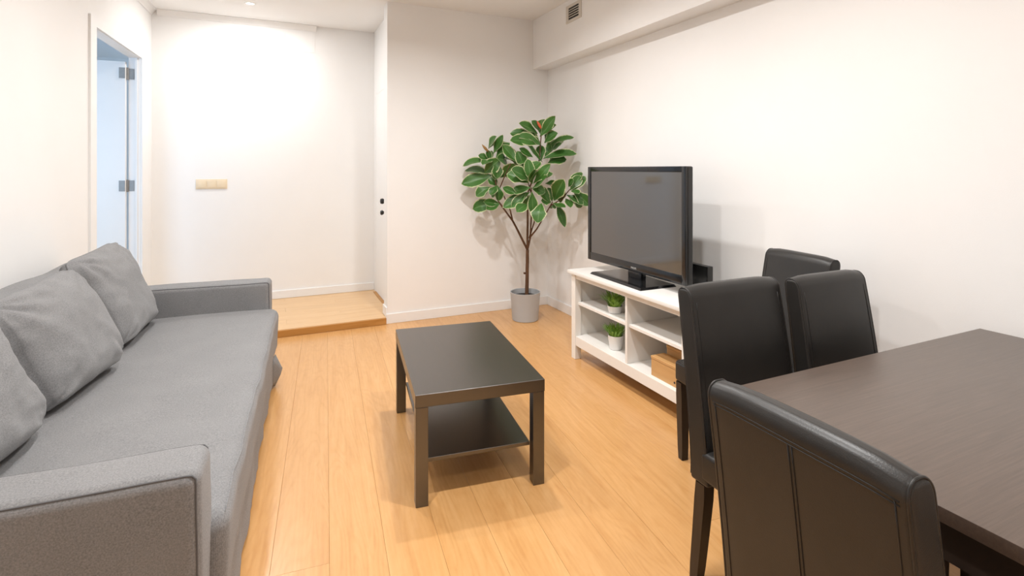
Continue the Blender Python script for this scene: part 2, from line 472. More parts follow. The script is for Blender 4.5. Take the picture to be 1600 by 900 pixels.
# side room seen through the doorway
SX = -3.6
bm = bmesh.new(); box(bm, SX, -1.30, 3.0, 6.6, -.04, ZS - .002)
struct(mesh_obj('floor_side_room', bm, M['step_top']), 'floor of the room beyond the left doorway', 'floor')
bm = bmesh.new(); box(bm, SX, -1.15, 3.0, 6.6, 2.5, 2.6)
struct(mesh_obj('ceiling_side_room', bm, M['ceiling']), 'ceiling of the room beyond the left doorway', 'ceiling')
bm = bmesh.new(); box(bm, SX - .1, SX, 3.0, 6.6, 0, 2.6); box(bm, SX, -1.0, 6.6, 6.7, 0, 2.6)
box(bm, SX, -3.0, 2.95, 3.0, 0, 2.6); box(bm, -1.6, -1.26, 2.95, 3.0, 0, 2.6); box(bm, -3.0, -1.6, 2.95, 3.0, 0, .9); box(bm, -3.0, -1.6, 2.95, 3.0, 2.3, 2.6)
struct(mesh_obj('wall_side_room', bm, M['wall']), 'walls of the room beyond the left doorway', 'wall')

# baseboards and cornice
BH = .085
struct(boxo('baseboard_back', (XP - .012, XR - .0, YB - .013, YB, 0, BH), M['trim'], None, .002, 1), 'white baseboard along the back wall', 'baseboard')
struct(boxo('baseboard_partition', (XP - .012, XP, YB + .0005, YB + .15, ZS + .001, BH + ZS), M['trim'], None, .002, 1), 'short white baseboard on the end of the partition', 'baseboard')
struct(boxo('baseboard_right', (XR - .013, XR, Y0, YB - .0135, 0, BH), M['trim'], None, .002, 1), 'white baseboard along the right wall', 'baseboard')
struct(boxo('baseboard_alcove', (lx(YA) + .013, XD - .001, YA - .013, YA, ZS + .001, ZS + .08), M['trim'], None, .002, 1), 'white baseboard at the back of the alcove', 'baseboard')
struct(lobj('baseboard_left', (S1 + .086, 7.45, -.013, 0, 0.001, BH), M['trim']), 'white baseboard along the left wall', 'baseboard')
def cornice_prof(bm, a, b, inward, drop=.055, out=.045):
    a, b, w = Vector(a), Vector(b), Vector(inward)
    prof = [(0, -drop), (.006, -drop), (.012, -drop * .75), (out * .75, -.012), (out, -.007), (out, 0), (0, 0)]
    ra = [bm.verts.new(a + w * o + Vector((0, 0, z))) for o, z in prof]; rb = [bm.verts.new(b + w * o + Vector((0, 0, z))) for o, z in prof]
    n = len(prof)
    for k in range(n): bm.faces.new((ra[k], ra[(k + 1) % n], rb[(k + 1) % n], rb[k]))
    bm.faces.new(ra[::-1]); bm.faces.new(rb)
bm = bmesh.new(); cornice_prof(bm, lw(0, 0, ZC), lw(1.15, 0, ZC), -LN)
struct(mesh_obj('trim_cornice_left', bm, M['trim']), 'narrow white cornice above the left doorway', 'trim')
bm = bmesh.new(); cornice_prof(bm, (lx(YA) + .045, YA, ZC), (.40, YA, ZC), (0, -1, 0))
struct(mesh_obj('trim_cornice_back', bm, M['trim']), 'narrow white cornice along the alcove wall', 'trim')

# ------------------------------------------------------------------ fixtures on walls and ceiling
def downlight(x, y, label, group, watts=LAMP_W, spread=LAMP_SPREAD):
    t = empty('ceiling_downlight', (x, y, ZC), 0, label, 'downlight', group)
    bm = bmesh.new(); lathe(bm, [(.030, -.002), (.033, -.006), (.043, -.007), (.048, -.004), (.049, -.0005)], 28, cap0=False)
    mesh_obj('ring', bm, M['trim'], t, True)
    bm = bmesh.new(); lathe(bm, [(.031, -.003), (.030, -.001)], 24, cap0=True, cap1=True)
    mesh_obj('lens', bm, M['lamp_glow'], t)
    area_light('lamp_light', (0, 0, -.012), (0, 0, 0), .10, watts, LAMP_COLOR, parent=t).data.spread = spread
downlight(-.188, 5.157, 'round recessed downlight glowing in the alcove ceiling', 'ceiling downlights', 18, PI)
for x, y, w in ((.10, 1.55, .92), (1.10, 2.90, .95), (1.12, 1.45, .92), (.15, -.3, .35), (1.25, -.3, .35), (.05, 3.3, .6)):
    downlight(x, y, 'round recessed downlight in the main room ceiling', 'main room downlights', LAMP_W * w)

t = empty('air_vent', (2.335, 3.8275, 2.695), 0, 'small grey slatted air vent high on the soffit', 'vent')
bm = bmesh.new()
for d in ((-.008, 0, -.122, .122, -.076, -.052), (-.008, 0, -.122, .122, .052, .076), (-.008, 0, -.122, -.085, -.052, .052), (-.008, 0, .085, .122, -.052, .052)): box(bm, *d)
mesh_obj('frame', bm, M['vent_frame'], t)
boxo('backing', (-.0015, -.0003, -.085, .085, -.052, .052), M['vent_dark'], t)
for i in range(4):
    z = -.0312 + i * .0208
    o = boxo('slat', (-.006, -.002, -.085, .085, -.0035, .0035), M['vent_frame'], t); o.location.z = z; o.rotation_euler.y = .5

t = empty('light_switch', (-.5375, YA, 1.209), 0, 'ivory three gang light switch on the alcove wall', 'light switch')
boxo('plate', (-.131, .131, -.008, -.0003, -.047, .047), M['switch'], t, .003)
for i in range(3):
    boxo('rocker', (-.035, .035, -.0125, -.008, -.034, .034), M['switch'], t, .002).location.x = -.081 + .081 * i

t = empty('access_panel', (-.214, YA, 2.63), 0, 'faint flush white access panel high on the alcove wall', 'panel')
boxo('cover', (-.317, .317, -.005, -.0003, -.083, .083), M['wall'], t, .001, 1)
bm = bmesh.new(); box(bm, .325, .60, -.003, -.0003, -.083, .12); mesh_obj('side_cover', bm, M['wall'], t)

# ------------------------------------------------------------------ sofa
SOFA_R = -.062
sofa = empty('sofa', (-.155, 1.40, 0), SOFA_R, 'long grey fabric sofa against the left wall', 'sofa')
SL, SD, AT, AH = 2.38, 1.04, .165, .645
def nz(p, s, seed=0): return noise.noise(Vector((p[0] * s + seed, p[1] * s - seed, p[2] * s + seed * .5)))
def wr(p, a=.004, s=4, seed=0):
    return Vector((p[0] + a * nz(p, s, seed), p[1] + a * nz(p, s, seed + 9), p[2] + a * nz(p, s, seed + 21)))
def arm_fn(seed):
    def f(p): return wr(p, .004, 5, seed)
    return f
def seam_tube(name, pts, r, parent, mat):
    bm = bmesh.new(); tube(bm, pts, [r * .2] + [r] * (len(pts) - 2) + [r * .2], 6); return mesh_obj(name, bm, mat, parent, True)
for y0, seed, out in ((0, 3, -1), (SL - AT, 17, 1)):
    a = soft_box('armrest', (-SD, y0, .03), (0, y0 + AT, AH), .030, (16, 3, 10), M['sofa'], sofa, arm_fn(seed))
    fa = arm_fn(seed)
    q_ = .030 * .28
    for yy in (y0 + q_, y0 + AT - q_):
        path = [(-SD + .05 + (SD - .08) * k / 24, yy, AH - q_) for k in range(25)] + [(-.016, yy, AH - .010), (-.009, yy, AH - .018)] + [(-q_, yy, AH - .03 - (AH - .09) * k / 16) for k in range(17)]
        seam_tube('seam', [fa(p) for p in path], .0022, a, M['sofa_seam'])
def seat_fn(p):
    x, y, z = p
    # soft crown, a sagging front and irregular folds down the front face
    if z > .3:
        z += .010 * math.sin(PI * min(1, max(0, (x + .75) / .8))) - .006 * nz(p, 2.2, 5)
    if x > -.03:
        lean = max(0, (.46 - z)) * .05
        x += -lean + .007 * nz((0, y * 5, z * 1.5), 1.0, 2) + .004 * nz((0, y * 13, z * 3), 1.0, 8)
    return wr((x, y, z), .002, 7, 4)
seat = soft_box('seat_cushion', (-.86, AT - .045, .20), (.045, SL - AT + .045, .465), .048, (18, 44, 6), M['sofa'], sofa, lambda p: seat_fn(p))
seam_tube('seam', [seat_fn((.0315, AT - .01 + (SL - 2 * AT + .02) * k / 60, .4515)) for k in range(61)], .0028, seat, M['sofa'])
def skirt_fn(p):
    x, y, z = p
    if x > -.05: x += .010 * nz((0, y * 7, z * 1.2), 1.0, 31) + .005 * nz((0, y * 19, z), 1.0, 3) + .012 * (z - .2)
    return Vector((x, y, z))
soft_box('base_skirt', (-.95, AT - .03, .018), (.020, SL - AT + .03, .24), .018, (8, 60, 5), M['sofa'], sofa, skirt_fn)
def back_fn(p):
    x, y, z = p
    x -= max(0, z - .42) * .16
    z += .008 * nz((0, y * 3, 0), 1.0, 12)
    return wr((x, y, z), .004, 5, 14)
bk = soft_box('backrest', (-SD + .07, .03, .20), (-.80, SL - .03, .835), .042, (4, 36, 12), M['sofa'], sofa, back_fn)
seam_tube('seam', [(-.80 - (.82 - .42) * .16 - .012, .08 + (SL - .16) * k / 30, .828 + .008 * nz((0, (.08 + (SL - .16) * k / 30) * 3, 0), 1.0, 12)) for k in range(31)], .0026, bk, M['sofa_seam'])
# loose corner of the cover at the far end of the skirt
bm = bmesh.new()
pp = [(.02, SL - AT - .16, .20), (.034, SL - AT - .10, .21), (.030, SL - AT - .02, .19), (.012, SL - AT - .13, .03), (.062, SL - AT - .07, .075), (.030, SL - AT + .0, .035), (.072, SL - AT - .055, .11), (.03, SL - AT - .05, .004)]
vv = [bm.verts.new(p) for p in pp]
for f in ((0, 1, 6), (0, 6, 4), (0, 4, 3), (1, 2, 6), (2, 5, 6), (6, 5, 4), (3, 4, 7), (4, 5, 7)): bm.faces.new([vv[i] for i in f])
bmesh.ops.subdivide_edges(bm, edges=bm.edges, cuts=2, use_grid_fill=True, smooth=.4)
o = mesh_obj('cover_flap', bm, M['sofa'], sofa, True); sm = o.modifiers.new('s', 'SOLIDIFY'); sm.thickness = .004

# loose back cushions: four corners of the middle plane, bulging thickness
def cushion(nb, fb, nt, ft, T, label, seed):
    nb, fb, nt, ft = map(Vector, (nb, fb, nt, ft))
    c = (nb + fb + nt + ft) / 4
    U = ((fb - nb) + (ft - nt)).normalized(); Vv = ((nt - nb) + (ft - fb)).normalized(); W = U.cross(Vv).normalized()
    Vv = W.cross(U)
    rot = Matrix((U, Vv, W)).transposed().to_4x4()
    inv = rot.inverted()
    q = [inv @ (p - c) for p in (nb, fb, nt, ft)]
    n = 44; bm = bmesh.new(); grid = {}
    RIM = .022                                            # half thickness of the boxed rim
    def edgef(a): return max(0, 1 - abs(a) ** 3.4)
    for side in (1, -1):
        for i in range(n + 1):
            for j in range(n + 1):
                a = -1 + 2 * i / n; b = -1 + 2 * j / n
                a = math.sin(a * PI / 2) * .45 + a * .55; b = math.sin(b * PI / 2) * .45 + b * .55
                border = i in (0, n) or j in (0, n)
                # rounded corners, edges that pull in slightly between them
                m = max(abs(a), abs(b)); q4 = (abs(a) ** 9 + abs(b) ** 9) ** (1 / 9) if m > 1e-6 else 1
                ra = a * m / q4; rb = b * m / q4
                ra *= 1 - .030 * (1 - b * b); rb *= 1 - .035 * (1 - a * a)
                ua2, ub2 = (ra + 1) / 2, (rb + 1) / 2
                p = (q[0] * (1 - ua2) + q[1] * ua2) * (1 - ub2) + (q[2] * (1 - ua2) + q[3] * ua2) * ub2
                e = (edgef(a) * edgef(b)) ** .5
                th = RIM * min(1, e * 6) ** .5 + (T / 2 - RIM) * e * (1 - .14 * b)   # filling settles to the bottom
                fold = .012 * noise.noise(Vector((a * 1.8 + seed, b * 1.8, side * 2))) + .005 * noise.noise(Vector((a * 5 + seed, b * 5, side)))
                # creases radiating from the corners and slanting folds below the top edge
                for cx_ in (-1, 1):
                    for cy_, am in ((1, .011), (-1, .006)):
                        dx, dy = a - cx_, b - cy_; r = math.hypot(dx, dy) + 1e-6; an = math.atan2(dy, dx)
                        fold += am * math.exp(-r * 1.9) * math.sin(an * 13 + seed + cx_) * min(1, r * 3)
                fold += .005 * max(0, b) * noise.noise(Vector((a * 3 + b * 5 + seed, a * 1.1 - b * 1.0, side)))
                p = p + Vector((0, 0, side * (th + (fold if not border else 0) * min(1, e * 4))))
                grid[side, i, j] = bm.verts.new(p)
    if True:
        ringi = [(i, 0) for i in range(n)] + [(n, j) for j in range(n)] + [(n - i, n) for i in range(n)] + [(0, n - j) for j in range(n)]
        for (i, j), (i2, j2) in zip(ringi, ringi[1:] + ringi[:1]):
            bm.faces.new((grid[1, i, j], grid[-1, i, j], grid[-1, i2, j2], grid[1, i2, j2]))
    for side in (1, -1):
        for i in range(n):
            for j in range(n):
                f = [grid[side, i, j], grid[side, i + 1, j], grid[side, i + 1, j + 1], grid[side, i, j + 1]]
                bm.faces.new(f if side == 1 else f[::-1])
    t = empty('back_cushion', c, 0, label, 'cushion', 'loose grey sofa cushions')
    t.rotation_euler = rot.to_euler()
    rim = [grid[1, i, 0].co.copy() for i in range(n)] + [grid[1, n, j].co.copy() for j in range(n)] + [grid[1, n - i, n].co.copy() for i in range(n)] + [grid[1, 0, n - j].co.copy() for j in range(n + 1)]
    mesh_obj('cover', bm, M['sofa'], t, True)
    seam_tube('seam', rim, .0032, t, M['sofa'])
cushion((-.675, 3.03, .485), (-.640, 3.615, .485), (-.880, 3.03, .92), (-.830, 3.615, .945), .20, 'grey square sofa cushion at the far end by the doorway', 1.3)
cushion((-.735, 2.33, .485), (-.640, 2.88, .485), (-.875, 2.24, .90), (-.835, 2.93, .915), .20, 'grey square sofa cushion in the middle of the three', 4.1)
cushion((-.800, 1.66, .485), (-.715, 2.25, .485), (-.915, 1.58, .895), (-.855, 2.20, .895), .20, 'grey sofa cushion cut off by the left picture edge', 7.7)

# ------------------------------------------------------------------ coffee table
ct = empty('coffee_table', (.841, 2.454, 0), -.1244, 'low black-brown coffee table with a lower shelf on the wood floor', 'coffee table')
boxo('tabletop', (-.275, .275, -.45, .45, .398, .45), M['lack'], ct, .0015, 1)
for sx in (-1, 1):
    for sy in (-1, 1):
        boxo('leg', (min(sx * .2735, sx * .2235), max(sx * .2735, sx * .2235), min(sy * .4485, sy * .3985), max(sy * .4485, sy * .3985), 0, .3978), M['lack'], ct, .0015, 1)
boxo('shelf', (-.2233, .2233, -.40, .40, .150, .166), M['lack'], ct, .001, 1)

# ------------------------------------------------------------------ television bench
BX, BY = 1.946, 2.066
tb = empty('tv_bench', (BX, BY, 0), 0, 'white open-shelf television bench against the right wall', 'tv bench')
BW, BDp = 1.160, .43
W_ = M['bench_white']
boxo('top', (-.022, BDp + .01, -.022, BW + .022, .606, .630), W_, tb, .004)
for y0 in (0, BW - .05):
    for x0 in (0, BDp - .05): boxo('leg', (x0, x0 + .05, y0, y0 + .05, 0, .6058), W_, tb, .002, 1)
boxo('top_rail', (.006, .024, .0502, BW - .0502, .572, .6058), W_, tb, .001, 1)
boxo('bottom_rail', (.006, .024, .0502, BW - .0502, .098, .164), W_, tb, .001, 1)
boxo('side_panel', (.0502, BDp - .0502, .012, .030, .10, .6058), W_, tb); boxo('side_panel', (.0502, BDp - .0502, BW - .030, BW - .012, .10, .6058), W_, tb)
boxo('back_panel', (BDp - .018, BDp - .008, .0502, BW - .0502, .10, .6058), W_, tb)
boxo('bottom_board', (.0242, BDp - .0182, .031, BW - .031, .146, .164), W_, tb)
boxo('divider', (.012, BDp - .0182, .528, .548, .1642, .5718), W_, tb, .001, 1)
for y0, y1 in ((.031, .5278), (.5482, BW - .031)):
    boxo('shelf', (.022 if False else .055, BDp - .0182, y0, y1, .386, .405), W_, tb, .001, 1)
    boxo('shelf_front', (.026, .0548, max(y0, .051), min(y1, BW - .051), .386, .405), W_, tb, .001, 1)

# television
tv = empty('television', (2.12, 2.745, .6302), 0, 'large black flat screen television on the white bench', 'television')
TY0, TY1, TZ0, TZ1 = -.487, .517, .060, .737
bm = bmesh.new(); box(bm, .0, .045, TY0, TY1, TZ0, TZ1, .012, 4); mesh_obj('body', bm, M['tv_side'], tv, True, math.radians(40))
bm = bmesh.new()
bz = .034
box(bm, -.012, -.0005, TY0, TY0 + bz, TZ0, TZ1, .003); box(bm, -.012, -.0005, TY1 - bz, TY1, TZ0, TZ1, .003)
box(bm, -.012, -.0005, TY0 + bz, TY1 - bz, TZ0, TZ0 + .055, .003); box(bm, -.012, -.0005, TY0 + bz, TY1 - bz, TZ1 - bz, TZ1, .003)
bez = mesh_obj('bezel', bm, M['tv_black'], tv, True, math.radians(40))
boxo('screen', (-.007, -.0006, TY0 + bz, TY1 - bz, TZ0 + .055, TZ1 - bz), M['tv_screen'], tv)
boxo('rear_housing', (.046, .085, -.33, .36, .14, .60), M['tv_side'], tv, .012)
boxo('neck', (.004, .044, -.075, .06, .0135, .062), M['tv_black'], tv, .004)
bm = bmesh.new()
vb = [(-.135, .30), (-.150, -.262), (.125, -.262), (.14, .30)]
lo = [bm.verts.new((x, y, .0)) for x, y in vb]; hi = [bm.verts.new((x * .93, y * .96, .0133)) for x, y in vb]
bm.faces.new(lo[::-1]); bm.faces.new(hi)
for k in range(4): bm.faces.new((lo[k], lo[(k + 1) % 4], hi[(k + 1) % 4], hi[k]))
mesh_obj('base', bm, M['tv_black'], tv)
cu = bpy.data.curves.new('logo', 'FONT'); cu.body = 'PHILIPS'; cu.size = .017; cu.extrude = .0003; cu.align_x = 'CENTER'
lo_ = bpy.data.objects.new('logo_tmp', cu); COL.objects.link(lo_)
bpy.context.view_layer.update()
me = bpy.data.meshes.new_from_object(lo_.evaluated_get(bpy.context.evaluated_depsgraph_get()))
bpy.data.objects.remove(lo_)
me.materials.clear(); me.materials.append(M['logo'])
lg = bpy.data.objects.new('logo', me); COL.objects.link(lg); lg.parent = tv
lg.location = (-.0125, -.02, TZ0 + .018); lg.rotation_euler = (PI / 2, 0, -PI / 2)

# black box behind the television
t = empty('media_box', (2.30, 2.34, .6302), 0, 'small black box standing behind the television on the bench', 'box')
boxo('body', (-.02, .02, -.075, .10, 0, .155), M['tv_side'], t, .003)
boxo('front_edge', (-.0225, -.0202, -.072, -.066, .006, .149), M['tv_black'], t)

# small potted grasses
def grass_pot(loc, label, r0, r1, h, gh, spread, seed):
    rnd = random.Random(seed)
    t = empty('potted_grass', loc, 0, label, 'potted plant', 'small potted grasses in the bench')
    bm = bmesh.new(); lathe(bm, [(r0 * .9, 0), (r0, .003), (r1, h), (r1 - .004, h), (r1 - .006, h - .012)], 28)
    mesh_obj('pot', bm, M['pot_white'], t, True, math.radians(40))
    bm = bmesh.new(); lathe(bm, [(r1 - .0055, h - .016), (r1 - .0058, h - .0125)], 20, cap0=True, cap1=True); mesh_obj('soil', bm, M['soil'], t)
    bm = bmesh.new()
    for k in range(260):
        a = rnd.uniform(0, 2 * PI); rr = (r1 - .012) * math.sqrt(rnd.random())
        b = Vector((rr * math.cos(a), rr * math.sin(a), h - .012)); ln = gh * rnd.uniform(.65, 1.1); out = spread * (.25 + rr / r1) * rnd.uniform(.5, 1.1)
        a2 = a + rnd.uniform(-.6, .6); d = Vector((math.cos(a2), math.sin(a2), 0)); s = Vector((-d.y, d.x, 0)) * rnd.uniform(.0022, .0038)
        pts = [b + d * out * f ** 1.6 + Vector((0, 0, ln * (f - .22 * f * f * rnd.uniform(.4, 1.6)))) for f in (0, .35, .7, 1)]
        ws = (1, 1.1, .8, .08)
        L = [bm.verts.new(p - s * w) for p, w in zip(pts, ws)]; Rr = [bm.verts.new(p + s * w + d * .0006) for p, w in zip(pts, ws)]
        for i in range(3): bm.faces.new((L[i], Rr[i], Rr[i + 1], L[i + 1]))
    g = mesh_obj('grass', bm, M['grass'], t, True); g['kind'] = 'stuff'
grass_pot((2.055, 2.845, .1642), 'small green grass in a white pot on the bottom shelf', .040, .051, .092, .092, .066, 3)
grass_pot((2.045, 2.840, .4052), 'bushy green grass in a low white pot on the upper shelf', .040, .050, .048, .112, .085, 5)

# wooden storage boxes
def wbox(loc, w, d, h, label, hole):
    t = empty('storage_box', loc, .0, label, 'box', 'pale wooden storage boxes')
    boxo('body', (0, d, 0, w, 0, h - .016), M['box_wood'], t, .0015, 1)
    boxo('lid', (-.002, d + .002, -.002, w + .002, h - .015, h), M['box_wood'], t, .0015, 1)
    if hole:
        bm = bmesh.new(); lathe(bm, [(.006, 0), (.006, .001), (.002, .0015)], 14, cap1=True); o = mesh_obj('knob', bm, M['blackmetal'], t)
        o.location = (-.0003, w * .30, h * .22); o.rotation_euler = (0, -PI / 2, 0)
wbox((1.982, 2.125, .1642), .275, .095, .112, 'low pale wooden box in front on the bottom shelf', True)
wbox((2.092, 2.13, .1642), .265, .12, .158, 'taller pale wooden box behind the low one', False)

# ------------------------------------------------------------------ dining table
TX0, TX1, TYA, TYB, TH = 1.078, 2.42, .16, 1.052, .75
dt = empty('dining_table', ((TX0 + TX1) / 2, (TYA + TYB) / 2, 0), 0, 'dark brown wooden dining table at the right edge', 'dining table')
hx, hy = (TX1 - TX0) / 2, (TYB - TYA) / 2
boxo('tabletop', (-hx, hx, -hy, hy, TH - .028, TH), M['table_top'], dt, .002, 2)
for sy in (-1, 1): boxo('apron', (-hx + .09, hx - .09, *sorted((sy * (hy - .03), sy * (hy - .05))), TH - .11, TH - .0282), M['table_dark'], dt)
for sx in (-1, 1): boxo('apron', (*sorted((sx * (hx - .03), sx * (hx - .05))), -hy + .09, hy - .09, TH - .11, TH - .0282), M['table_dark'], dt)
for sx in (-1, 1):
    for sy in (-1, 1):
        boxo('leg', (*sorted((sx * (hx - .02), sx * (hx - .09))), *sorted((sy * (hy - .02), sy * (hy - .09))), 0, TH - .0283), M['table_dark'], dt, .003)

# ------------------------------------------------------------------ dining chairs (front of the chair = local +Y)
def chair(loc, rz, label, w=.42, top=.962, seat_h=.455):
    t = empty('dining_chair', loc, rz, label, 'chair', 'black leather dining chairs')
    hw = w / 2
    yb0 = -.205                                   # front plane of the back at seat height
    def bend(z):                                  # recline of the back
        k = max(0, z - .40) / .56
        return -.055 * k - .022 * k * k
    def back_fn(p):
        x, y, z = p
        k = max(0, (z - .36)) / (top - .36)
        y2 = y * (1 - .22 * k)                     # thinner toward the top
        s = 1 - .03 * k
        bow = .006 * math.cos(x / hw * PI / 2) if y > 0 else 0
        if z > top - .034: y2 *= .12 + .88 * math.sqrt(max(0, 1 - ((z - (top - .034)) / .0342) ** 2))   # rolled top
        if z > top - .07: z = z - .010 * (x / hw) ** 6 * (z - top + .07) / .07                           # softened top corners
        return (x * s, y2 + bow + yb0 - .036 + bend(z), z)
    b = soft_box('backrest', (-hw, -.038, .345), (hw, .038, top), .011, (8, 4, 20), M['leather'], t, back_fn, [top - .034 * (1 - math.sin(q * PI / 20)) for q in range(0, 10)])
    def bp(x, y, z): return Vector(back_fn((x, y, z)))
    zs = [.36 + (top - .013 - .36) * k / 16 for k in range(17)]
    # piping round the side panels, over the rolled top
    arch = [top - .034 * (1 - math.sin(q * PI / 20)) for q in range(0, 10)]
    for sx in (-1, 1):
        xx = sx * (hw - .0035)
        pts = [bp(xx, -.0355, z) for z in zs if z < top - .036] + [bp(xx, -.0355, z) for z in arch] + [bp(xx, 0, top)] + [bp(xx, .0355, z) for z in reversed(arch)] + [bp(xx, .0355, z) for z in reversed(zs) if seat_h - .01 < z < top - .036]
        bm = bmesh.new(); tube(bm, pts, .0026, 6); mesh_obj('piping', bm, M['leather'], b, True)
    # stitched seams on the rear face
    rear = lambda x, z: bp(x, -.0382, z)
    for xs in (-.0035, .0035):
        bm = bmesh.new(); tube(bm, [rear(xs, z) for z in zs if z < top - .05] + [rear(xs, top - .045)], .0014, 6); mesh_obj('seam', bm, M['stitch'], b, True)
    for zz in (top - .038, top - .045):
        bm = bmesh.new(); tube(bm, [rear(-hw + .014 + (w - .028) * k / 10, zz) for k in range(11)], .0012, 6); mesh_obj('seam', bm, M['stitch'], b, True)
    for sx in (-1, 1):
        bm = bmesh.new(); tube(bm, [rear(sx * (hw - .020), z) for z in zs if z < top - .05] + [rear(sx * (hw - .020), top - .04)], .0012, 6); mesh_obj('seam', bm, M['stitch'], b, True)
        bm = bmesh.new(); tube(bm, [bp(sx * (hw - .022), .0384, z) for z in zs if seat_h < z < top - .04], .0011, 6); mesh_obj('seam', bm, M['stitch'], b, True)
    def seat_fn(p):
        x, y, z = p
        if z > seat_h - .03: z += .012 * max(0, 1 - (x / hw) ** 2) * max(0, 1 - ((y - .03) / .24) ** 2)
        return (x * (1 + .03 * (y + .2)), y, z)
    s = soft_box('seat', (-hw - .0015, yb0 - .030, seat_h - .095), (hw + .0015, .240, seat_h), .016, (10, 10, 2), M['leather'], t, seat_fn)
    for sx in (-1, 1):
        bm = bmesh.new(); tube(bm, [Vector(seat_fn((sx * (hw - .0065), yb0 + .03 + .395 * k / 10, seat_h - .0035))) for k in range(11)], .0025, 6); mesh_obj('piping', bm, M['leather'], s, True)
        bm = bmesh.new(); tube(bm, [Vector(seat_fn((sx * (hw - .022), yb0 + .03 + .395 * k / 10, seat_h + .0008))) for k in range(11)], .0013, 6); mesh_obj('seam', bm, M['stitch'], s, True)
    bm = bmesh.new(); tube(bm, [Vector(seat_fn((-hw + .012 + (w - .024) * k / 10, .2355, seat_h - .0035))) for k in range(11)], .0025, 6); mesh_obj('piping', bm, M['leather'], s, True)
    for sx in (-1, 1):
        for fy in (-1, 1):
            bm = bmesh.new()
            zt = .3445 if fy < 0 else seat_h - .0955
            xo = sx * (hw - .026); yt = (yb0 - .034 if fy < 0 else .216); ybm = (yt - .038 if fy < 0 else yt - .004)
            rings = []
            for k in range(7):
                f = k / 6; z = zt * (1 - f); r = .0215 - .005 * f
                cy = yt + (ybm - yt) * f ** 1.1; cx = xo
                rings.append([bm.verts.new((cx + dx * r, cy + dy * r, z)) for dx, dy in ((-1, -1), (1, -1), (1, 1), (-1, 1))])
            for a, c in zip(rings, rings[1:]):
                for k in range(4): bm.faces.new((a[k], a[(k + 1) % 4], c[(k + 1) % 4], c[k]))
            bm.faces.new(rings[0]); bm.faces.new(rings[-1][::-1])
            bmesh.ops.bevel(bm, geom=[e for e in bm.edges if abs(e.verts[0].co.z - e.verts[1].co.z) > .01], offset=.003, segments=2, affect='EDGES')
            mesh_obj('leg', bm, M['leg_wood'], t, True, math.radians(30))
    return t
# two on the far side of the table face -Y, one by the right wall faces -X, one at the table end faces +X
chair((1.453, 1.026, 0), PI, 'black leather dining chair on the far side of the table, nearest the coffee table', .435)
chair((1.886, .976, 0), PI, 'black leather dining chair on the far side of the table, next to the right wall', .388)
chair((1.928, 1.690, 0), PI / 2 - .12, 'black leather dining chair against the wall beside the white bench', .378)
chair((1.102, .577, 0), -PI / 2 - .02, 'large foreground black leather dining chair seen from behind at the table end', .37, .945)

# ------------------------------------------------------------------ potted tree in the corner
PX, PY = 2.06, 4.215
pl = empty('potted_tree', (PX, PY, 0), 0, 'tall leafy green plant in a grey pot in the corner', 'potted plant')
bm = bmesh.new()
lathe(bm, [(.112, 0), (.117, .004), (.1345, .243), (.1365, .250), (.1335, .252), (.129, .250), (.1275, .205)], 48)
mesh_obj('pot', bm, M['pot'], pl, True, math.radians(40))
bm = bmesh.new(); lathe(bm, [(.1270, .190), (.1275, .206)], 40, cap0=True, cap1=True); mesh_obj('soil', bm, M['soil'], pl)
base = Vector((PX, PY, 0))
D0 = PX * math.sin(PSI) + PY * math.cos(PSI)
def ap(x, y, d): return at(700 + x / 4.5, 160 + y / 4.5, d) - base     # traced from the close-up of the crown
fork = at(824, 390, D0) - base
def chain(name, pts, r0, r1, n=9):
    out = []
    for a, b in zip(pts, pts[1:]):
        for k in range(4): out.append(a.lerp(b, k / 4))
    out.append(pts[-1])
    out = [p + Vector((.004 * noise.noise(p * 9), .004 * noise.noise(p * 9 + Vector((5, 0, 0))), 0)) for p in out]
    bm = bmesh.new(); m = len(out) - 1
    tube(bm, out, [r0 + (r1 - r0) * i / m for i in range(m + 1)], n); return mesh_obj(name, bm, M['bark'], pl, True)
chain('trunk', [at(823, 462, D0) - base - Vector((0, 0, .05)), at(823.5, 430, D0) - base, fork], .0175, .0145)
bm = bmesh.new(); lathe(bm, [(.009, 0), (.010, .008), (.006, .016), (.001, .018)], 12)
o = mesh_obj('knot', bm, M['bark'], pl, True); o.location = at(821.5, 427, D0) - base + Vector((-.008, -.004, 0)); o.rotation_euler = (0, -1.1, 0)
DA, DG, DB, DD, DC, DE, DF = D0 - .05, D0 - .10, D0 + .02, D0 - .02, D0 - .24, D0 - .18, D0 - .22
j1 = at(801, 345, D0) - base; j2 = at(829, 370, D0) - base
chain('branch', [fork, j1, ap(350, 690, DD), ap(320, 400, DB)], .0105, .005)
chain('branch', [j1, ap(440, 760, D0 - .03), ap(365, 600, DB), ap(440, 430, DG)], .0075, .0045)
chain('branch', [fork, at(824.5, 350, D0) - base, ap(560, 640, D0), ap(640, 430, DA), ap(655, 230, DA)], .0105, .005)
chain('branch', [j2, ap(585, 800, D0 - .06), ap(585, 600, DC)], .0075, .005)
chain('branch', [fork, j2, ap(625, 890, D0 - .06), ap(735, 700, DE)], .0095, .0048)
chain('branch', [ap(720, 725, DE), ap(800, 680, (DE + DF) / 2), ap(860, 610, DF)], .005, .0042)
chain('branch', [at(827, 372, D0) - base, ap(607, 840, D0 - .03), ap(600, 700, D0 - .1), ap(540, 470, DG)], .0065, .004)

